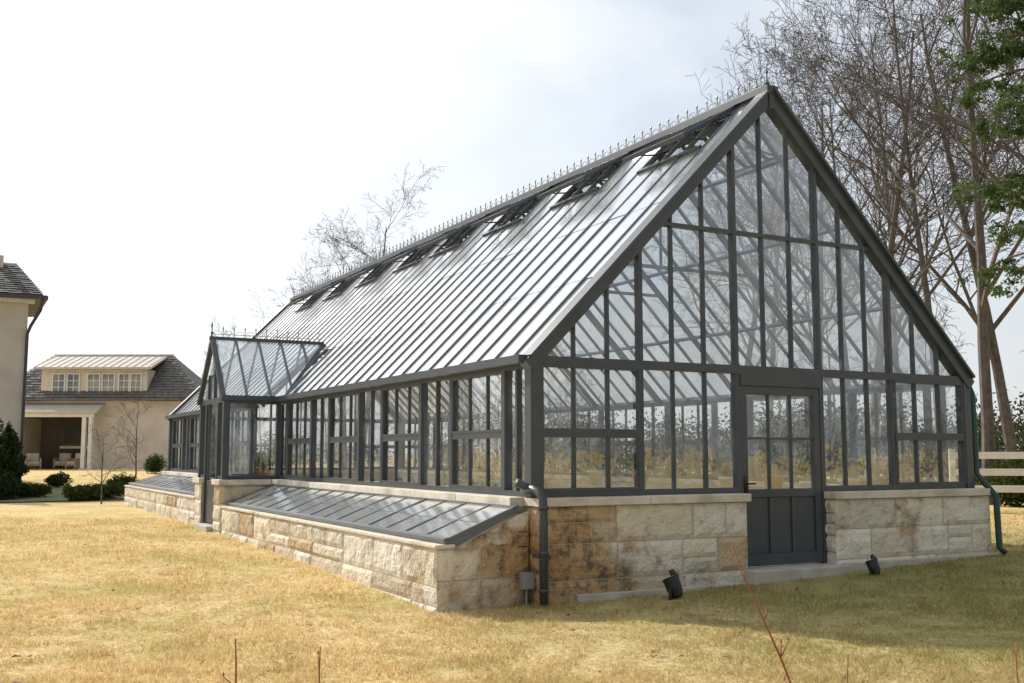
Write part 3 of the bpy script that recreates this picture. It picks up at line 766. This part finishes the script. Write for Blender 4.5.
shrub('boxwood_shrub', 35, 34, 1.2, .5, seed=6); shrub('boxwood_shrub', 157, 50, 1.0, 1.0, 'evergreen', seed=7); shrub('boxwood_shrub', 122, 38, 1.0, .7, seed=8)
shrub('boxwood_shrub', 60, 40, 1.0, .6, 'evergreen', seed=18); shrub('boxwood_shrub', 180, 48, 1.2, .8, seed=19)
shrub('hedge_shrub', 1010, 26, 1.6, 1.2, 'box', 6000, .05, 9); shrub('hedge_shrub', 1045, 26, 1.8, 1.5, 'box', 6000, .05, 10); shrub('hedge_shrub', 985, 30, 1.8, 1.5, 'under', 5000, .05, 12)
# pine
pine = empty('pine_tree'); pp = S(U(1068, 21), 21); pp.z = gz(pp.x, pp.y)
pt = MB(); pr_ = random.Random(6)
pt.tube([pp+Vector((.08*math.sin(k), .05*k/3, k*1.45-.2)) for k in range(10)], [.22-.019*k for k in range(10)], 10)
bl = []
for k in range(80):
    z = 5.0+8.4*(k/80)+pr_.uniform(-.2, .2); a = pr_.random()*6.283; L = min(1.9, (14.2-z)*.25+.5); L *= pr_.uniform(.6, 1.1)
    d = Vector((math.cos(a), math.sin(a), .1)); pts = [pp+Vector((0, 0, z))+d*(L*t)+Vector((0, 0, -.35*L*t*t+.12*L*t)) for t in (0, .3, .6, .85, 1)]
    pt.tube(pts, [.04, .03, .022, .013, .007], 5)
    for t in (.35, .5, .62, .74, .85, .93, 1):
        i = min(3, int(t*4)); c = pts[0].lerp(pts[4], t); c.z += -.08*t
        for _ in range(2):
            bl.append((c.x+pr_.gauss(0, .2), c.y+pr_.gauss(0, .2), c.z+pr_.gauss(0, .10), .22, .22, .13))
pt.make('trunk_and_limbs', 'pinebark', pine, True)
leafcloud('needle_clumps', bl, 80000, .038, 'needles', 5, pine, .1)

# ================================================================== HOUSES
def hip(mb, x0, x1, y0, y1, z, rise, inset, t=.12, o=.45):
    a = [(x0-o, y0-o, z), (x1+o, y0-o, z), (x1+o, y1+o, z), (x0-o, y1+o, z)]
    ym = (y0+y1)/2; i = len(mb.v)
    mb.v += [(p[0], p[1], p[2]) for p in a] + [(p[0], p[1], p[2]+t) for p in a] + [(x0+inset, ym, z+rise), (x1-inset, ym, z+rise)]
    mb.f += [(i+3, i+2, i+1, i), (i, i+1, i+5, i+4), (i+1, i+2, i+6, i+5), (i+2, i+3, i+7, i+6), (i+3, i, i+4, i+7),
             (i+4, i+5, i+9, i+8), (i+5, i+6, i+9), (i+6, i+7, i+8, i+9), (i+7, i+4, i+8)]
def window(mbF, mbG, x0, x1, z0, z1, y, nx=2, nz=2):
    f = .06
    mbG.box((x0, y-.01, z0), (x1, y+.02, z1))
    mbF.box((x0-f, y-.06, z0-f), (x0, y+.03, z1+f)); mbF.box((x1, y-.06, z0-f), (x1+f, y+.03, z1+f)); mbF.box((x0, y-.06, z1), (x1, y+.03, z1+f)); mbF.box((x0, y-.08, z0-f), (x1, y+.03, z0))
    for k in range(1, nx): xx = x0+(x1-x0)*k/nx; mbF.box((xx-.018, y-.035, z0), (xx+.018, y-.011, z1))
    for k in range(1, nz): zz = z0+(z1-z0)*k/nz; mbF.box((x0, y-.032, zz-.016), (x1, y-.012, zz+.016))
def slate_tiles(mb, x0, x1, y0, z0, y1, z1, seed, taper=0, tr=None):
    qq = random.Random(seed); L = math.hypot(y1-y0, z1-z0); rows = int(L/.22)
    n = Vector((0, -(z1-z0), (y1-y0))).normalized(); tr = taper if tr is None else tr
    for r_ in range(rows):
        t0 = r_/rows; t1 = (r_+1.15)/rows; xa = x0+taper*t0; xb = x1-tr*t0; x = xa
        while x < xb-.05:
            w_ = min(qq.uniform(.2, .38), xb-x); h = qq.uniform(.01, .035)
            p = [Vector((x, y0+(y1-y0)*t0, z0+(z1-z0)*t0))+n*(h+.02), Vector((x+w_-.008, y0+(y1-y0)*t0, z0+(z1-z0)*t0))+n*(h+.02),
                 Vector((x+w_-.008, y0+(y1-y0)*min(t1, 1), z0+(z1-z0)*min(t1, 1)))+n*.008, Vector((x, y0+(y1-y0)*min(t1, 1), z0+(z1-z0)*min(t1, 1)))+n*.008]
            mb.quad(*p); x += w_
def slab(mb, x0, x1, y0, z0, y1, z1, t=.12):
    i = len(mb.v); mb.v += [(x0, y0, z0), (x1, y0, z0), (x1, y1, z1), (x0, y1, z1), (x0, y0, z0+t), (x1, y0, z0+t), (x1, y1, z1+t), (x0, y1, z1+t)]
    mb.f += [(i+3, i+2, i+1, i), (i+4, i+5, i+6, i+7), (i, i+1, i+5, i+4), (i+1, i+2, i+6, i+5), (i+2, i+3, i+7, i+6), (i+3, i, i+4, i+7)]
p = S(-26.5, 58, .78); h2 = empty('brick_house', p, -HEAD)
w_ = MB(); r_ = MB(); f_ = MB(); g_ = MB(); pl = MB(); dk = MB()
w_.box((3.8, 0, -.5), (9.4, 5, 3.7)); w_.box((-1.5, 0.0, 2.9), (3.795, 5, 3.7)); w_.box((-1.5, 2.9, -.5), (3.795, 5, 2.895)); w_.box((-1.5, .01, -.5), (-.2, 2.895, 2.895))
hip(r_, -1.5, 9.4, 0, 5, 3.72, 2.75, 2.2)
slate_tiles(r_, -1.9, 9.8, -.44, 3.86, 2.5, 6.47, 2, 2.6)
w_.box((.95, -.02, 3.3), (6.7, 1.8, 5.42))
slab(pl, .65, 7.0, -.4, 5.4, 2.2, 6.2)
for k in range(16): xx = .7+k*.41; pl.beam((xx, -.4, 5.535), (xx, 2.2, 6.335), .03, .03)
for (a, b) in ((1.6, 2.2), (2.4, 3.0), (3.5, 4.1), (4.3, 4.9), (5.2, 5.7), (5.85, 6.35)): window(f_, g_, a, b, 4.1, 5.15, -.03, 2, 3)
slab(pl, -.5, 4.5, -1.3, 3.0, -.01, 3.5, .1)
f_.box((-.4, -1.15, 2.8), (4.3, -.95, 2.99))
for xx in (-.2, 3.8, 4.15): f_.box((xx-.1, -1.17, .12), (xx+.1, -.93, 2.795)); f_.box((xx-.14, -1.21, -.0), (xx+.14, -.89, .115))
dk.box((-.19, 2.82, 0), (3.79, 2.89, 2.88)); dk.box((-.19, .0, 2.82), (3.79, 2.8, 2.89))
bk = MB(); bk.box((1.2, 2.70, 1.5), (2.7, 2.8, 2.35)); bk.box((1.3, 2.68, .1), (2.6, 2.8, 1.0)); bk.make('fireplace_and_screen', 'black', h2)
f_.box((1.0, 2.6, 1.15), (2.9, 2.81, 1.3))
tc = MB(); tc.box((-.5, -1.3, -.4), (4.5, 2.8, -.01)); tc.make('porch_slab', 'concrete', h2)
w_.make('walls', 'cream', h2); r_.make('slate_roof', 'slate', h2); f_.make('trim', 'white', h2); g_.make('windows', 'houseglass', h2); pl.make('dormer_roof', 'paleroof', h2); dk.make('porch_recess', 'darkroom', h2)
def chair(loc, rot):
    e = empty('patio_chair', loc, rot); m = MB(); c = MB()
    m.box((-.38, -.35, .1), (-.32, .4, .62)); m.box((.32, -.35, .1), (.38, .4, .62)); m.box((-.32, .34, .2), (.32, .4, .9)); m.box((-.32, -.35, .22), (.32, .33, .30))
    for a in (-.35, .35):
        for b in (-.32, .37): m.box((a-.025, b-.025, 0), (a+.025, b+.025, .1))
    c.box((-.31, -.34, .305), (.31, .25, .45)); c.box((-.31, .2, .455), (.31, .335, .88))
    m.make('chair_frame', 'wood', e); c.make('cushions', 'concrete', e, bevel=.03)
T = Matrix.Rotation(-HEAD, 4, 'Z')
for (a, b, rt_) in ((.6, .2, .5), (2.9, .2, -.5), (1.8, 1.2, 0)):
    lp = p + (T @ Vector((a, b, 0))); chair(lp, -HEAD+rt_)
cr_ = S(-18.25, 40, .5); h1 = empty('brick_house', (cr_.x-12, cr_.y, .5), 0)
w_ = MB(); r_ = MB(); f_ = MB(); g_ = MB(); d_ = MB()
w_.box((0, 0, -.6), (12, 5, 6.85)); hip(r_, 0, 12, 0, 5, 6.9, 1.75, .35, o=.5)
slate_tiles(r_, -.5, 12.5, -.5, 7.04, 2.5, 8.67, 4, .9)
f_.box((-.2, -.35, 6.75), (12.2, -.002, 6.895))
w_.box((10.9, 1.9, 8.0), (11.15, 2.4, 8.85))
d_.tube([(12.45, -.52, 6.9), (12.4, -.45, 6.5), (12.1, -.14, 5.9), (12.0, -.1, 5.6), (11.98, -.1, -.4)], .06, 8)
d_.box((-.6, -.64, 6.9), (12.6, -.52, 7.03)); d_.box((12.52, -.5, 6.9), (12.64, 5.5, 7.03))
for xx in (1, 4, 7): window(f_, g_, xx, xx+1.1, 4.2, 6.0, -.02, 2, 4); window(f_, g_, xx, xx+1.1, .9, 3.0, -.02, 2, 4)
w_.make('walls', 'cream', h1); r_.make('slate_roof', 'slate', h1); f_.make('trim', 'white', h1); g_.make('windows', 'houseglass', h1); d_.make('gutter_and_downpipe', 'pipe', h1)

# ================================================================== FENCE
fe = empty('board_fence'); fb = MB()
a0 = S(9.6, 23.5); b0 = S(26, 21.5); dv = b0-a0; n = 7
for k in range(n+1):
    c = a0+dv*k/n; z = gz(c.x, c.y); fb.beam((c.x, c.y, z-.2), (c.x, c.y, 1.72), .13, .13, (dv.x, dv.y, 0))
for z in (1.58, 1.22, .86):
    nn = Vector((dv.y, -dv.x, 0)).normalized()*(.085)
    if nn.y > 0: nn = -nn
    fb.beam((a0.x+nn.x, a0.y+nn.y, z), (b0.x+nn.x, b0.y+nn.y, z), .035, .15)
fb.make('posts_and_rails', 'white', fe, bevel=.005)

# ================================================================== SMALL THINGS
def flood(x, y_, rot, s=1.0):
    e = empty('flood_light', (x, y_, gz(x, y_)), rot); m = MB(); l = MB()
    m.tube([(0, 0, -.1), (0, 0, .06)], .02, 8)
    c = Vector((0, 0, .15)); ax = Vector((0, .38, .92)).normalized()
    prof = [(-.15, .05), (-.12, .08), (-.04, .095), (.05, .10), (.10, .105), (.105, .09)]
    m.tube([c+ax*t for t, _ in prof], [r for _, r in prof], 16)
    m.box((-.115, -.02, .0), (-.10, .02, .15)); m.box((.10, -.02, .0), (.115, .02, .15)); m.box((-.115, -.03, -.01), (.115, .03, .01))
    m.tube([c+ax*.10+Vector((0, -.07, .0)), c+ax*.2+Vector((0, -.05, .0))], [.055, .03], 10)
    l.tube([c+ax*.106, c+ax*.11], [.085, .085], 16)
    m.make('lamp_body', 'black', e, False); l.make('lens', 'lens', e)
    e.scale = (s, s, s)
flood(1.45, -.60, .6, .9); flood(4.38, -.66, .3, .72)
eb = empty('electrical_box'); m = MB(); m.box((-.16, -.16, .18), (-.04, -.06, .36)); m.box((-.165, -.175, .19), (-.035, -.162, .35)); m.tube([(-.1, -.11, .18), (-.1, -.11, -.05)], .014, 8); m.make('box_body', 'lens', eb, bevel=.006)
def stem(base, tip, r, seed, tw=5):
    m = MB(); qq = random.Random(seed); base = Vector(base); tip = Vector(tip); pts = []
    for k in range(9):
        t = k/8; q_ = base.lerp(tip, t)+Vector((qq.gauss(0, .006), qq.gauss(0, .006), 0)); q_ += (tip-base).cross(Vector((0, 0, 1))).normalized()*.05*math.sin(t*3.1); pts.append(q_)
    m.tube(pts, [r*(1-.6*k/8) for k in range(9)], 6)
    for k in range(tw):
        i = qq.randint(3, 7); d = Vector((qq.gauss(0, .6), qq.gauss(0, .6), 1.2)).normalized()*qq.uniform(.03, .08)
        m.tube([pts[i], pts[i]+d*.6, pts[i]+d], [r*.4, r*.35, r*.2], 5)
        m.lathe(tuple(pts[i]+d), [(.001, 0), (r*.6, .008), (.001, .02)], 5)
    return m.make('bare_sapling', 'stem', None, True)
stem(S(1.42, 4.5, 0), S(.92, 4.5, 1.22), .007, 1, 7)
stem(S(-1.12, 4.6, 0), S(-1.17, 4.6, .83), .008, 2, 1)
stem(S(-.82, 4.6, 0), S(-.80, 4.6, .80), .007, 3, 1)
stem(S(2.15, 4.6, 0), S(2.13, 4.6, .86), .006, 4, 3)
stem(S(1.55, 4.9, 0), S(1.50, 4.9, .70), .006, 5, 2)
def bench(x, y0, y1, nm='potting_bench'):
    e = empty(nm); m = MB(); z = .22
    for k in range(6): m.box((x-.3+k*.1, y0, z+.70), (x-.3+k*.1+.085, y1, z+.74))
    m.box((x-.3, y0+.05, z+.62), (x-.26, y1-.05, z+.695)); m.box((x+.25, y0+.05, z+.62), (x+.29, y1-.05, z+.695))
    for yy in (y0+.1, (y0+y1)/2, y1-.1):
        for xx in (x-.27, x+.27): m.box((xx-.025, yy-.025, z), (xx+.025, yy+.025, z+.62))
    m.make('bench_slats', 'wood', e)
bench(6.3, 1.2, 5.2); bench(6.3, 6, 10); bench(6.3, 11, 16); bench(.75, 12.5, 17)
def pot(x, y_, z, s, white, seed, lh=.5):
    e = empty('potted_plant', (x, y_, z)); m = MB()
    m.lathe((0, 0, .0), [(.10*s, 0), (.15*s, .24*s), (.17*s, .24*s), (.17*s, .29*s), (.145*s, .29*s), (.14*s, .25*s)], 16)
    m.make('pot', 'ceramic' if white else 'terracotta', e, True)
    qq = random.Random(seed); bl = [(qq.gauss(0, .08), qq.gauss(0, .08), .3*s+lh*qq.uniform(.2, .8), .18*s, .18*s, lh*.3) for _ in range(7)]
    leafcloud('leaves', bl, 900, .026, 'plantleaf', seed, e, .2)
    t = MB(); t.tube([(0, 0, .2*s), (.01, .01, .3*s+lh*.5)], [.012, .006], 6); t.make('stem', 'wood', e)
k = 0
for (x, y_, z, s, wh, lh) in ((6.3, 1.6, .96, 1, 1, .35), (6.25, 2.4, .96, .8, 1, .3), (6.35, 3.3, .96, 1.1, 0, .5), (6.3, 4.4, .96, .9, 1, .35), (6.3, 7, .96, 1, 0, .5), (6.3, 8.6, .96, 1.1, 1, .4),
                         (2.2, 4.5, .22, 2.2, 1, .5), (5.4, 9.5, .22, 2.0, 1, .8), (.8, 14, .96, 1, 0, .4), (.8, 16, .96, 1, 1, .4)):
    k += 1; pot(x, y_, z, s, wh, 40+k, lh)

# ================================================================== LIGHT, SKY, CAMERA
el = R(34); saz = math.atan2(-.33, .94)
sd = Vector((math.sin(saz)*math.cos(el), math.cos(saz)*math.cos(el), math.sin(el)))
sun = bpy.data.lights.new('sun', 'SUN'); sun.energy = 5.0; sun.angle = R(.53); sun.color = (1, .94, .84)
so = bpy.data.objects.new('sun', sun); so.rotation_euler = sd.to_track_quat('Z', 'Y').to_euler(); so.location = (0, 0, 30); scene.collection.objects.link(so)
w = bpy.data.worlds.new('World'); scene.world = w; w.use_nodes = True; t = w.node_tree; N = t.nodes; L = t.links
bg = N['Background']; out = N['World Output']
sky = N.new('ShaderNodeTexSky'); sky.sky_type = 'NISHITA'; sky.sun_disc = False; sky.sun_elevation = el; sky.sun_rotation = saz
sky.air_density = 1.0; sky.dust_density = 1.5
L.new(sky.outputs[0], bg.inputs['Color']); bg.inputs['Strength'].default_value = .13
tc_ = N.new('ShaderNodeTexCoord')
nrm = N.new('ShaderNodeVectorMath'); nrm.operation = 'NORMALIZE'; L.new(tc_.outputs['Generated'], nrm.inputs[0])
dt = N.new('ShaderNodeVectorMath'); dt.operation = 'DOT_PRODUCT'; dt.inputs[1].default_value = sd; L.new(nrm.outputs[0], dt.inputs[0])
mp = N.new('ShaderNodeMapping'); mp.inputs['Scale'].default_value = (1.0, 1.0, 2.4); L.new(nrm.outputs[0], mp.inputs['Vector'])
cn = N.new('ShaderNodeTexNoise'); cn.inputs['Scale'].default_value = 2.3; cn.inputs['Detail'].default_value = 5; cn.inputs['Roughness'].default_value = .52; cn.inputs['Distortion'].default_value = .4
L.new(mp.outputs[0], cn.inputs['Vector'])
cr = N.new('ShaderNodeMapRange'); cr.inputs['From Min'].default_value = .34; cr.inputs['From Max'].default_value = .60
L.new(cn.outputs['Fac'], cr.inputs['Value'])
gr = N.new('ShaderNodeMapRange'); gr.inputs['From Min'].default_value = -.25; gr.inputs['From Max'].default_value = .9; gr.inputs['To Min'].default_value = .55; gr.inputs['To Max'].default_value = 1.25
L.new(dt.outputs['Value'], gr.inputs['Value'])
fc = N.new('ShaderNodeMapRange'); fc.inputs['From Min'].default_value = 0; fc.inputs['From Max'].default_value = 1; fc.inputs['To Min'].default_value = .55; fc.inputs['To Max'].default_value = .96
L.new(cr.outputs[0], fc.inputs['Value'])
b2 = N.new('ShaderNodeBackground'); b2.inputs['Color'].default_value = (.93, .965, 1, 1); L.new(gr.outputs[0], b2.inputs['Strength'])
ms = N.new('ShaderNodeMixShader'); L.new(fc.outputs[0], ms.inputs[0]); L.new(bg.outputs[0], ms.inputs[1]); L.new(b2.outputs[0], ms.inputs[2]); L.new(ms.outputs[0], out.inputs['Surface'])
w.cycles.sampling_method = 'MANUAL'; w.cycles.sample_map_resolution = 512

cam = bpy.data.cameras.new('camera'); cam.lens = 37.6; cam.sensor_width = 36; cam.clip_end = 3000; cam.clip_start = .05
co = bpy.data.objects.new('camera', cam); co.location = CAM; co.rotation_euler = (R(90+6.03), 0, -HEAD); scene.collection.objects.link(co); scene.camera = co
scene.view_settings.view_transform = 'Standard'; scene.view_settings.look = 'None'; scene.view_settings.exposure = 0
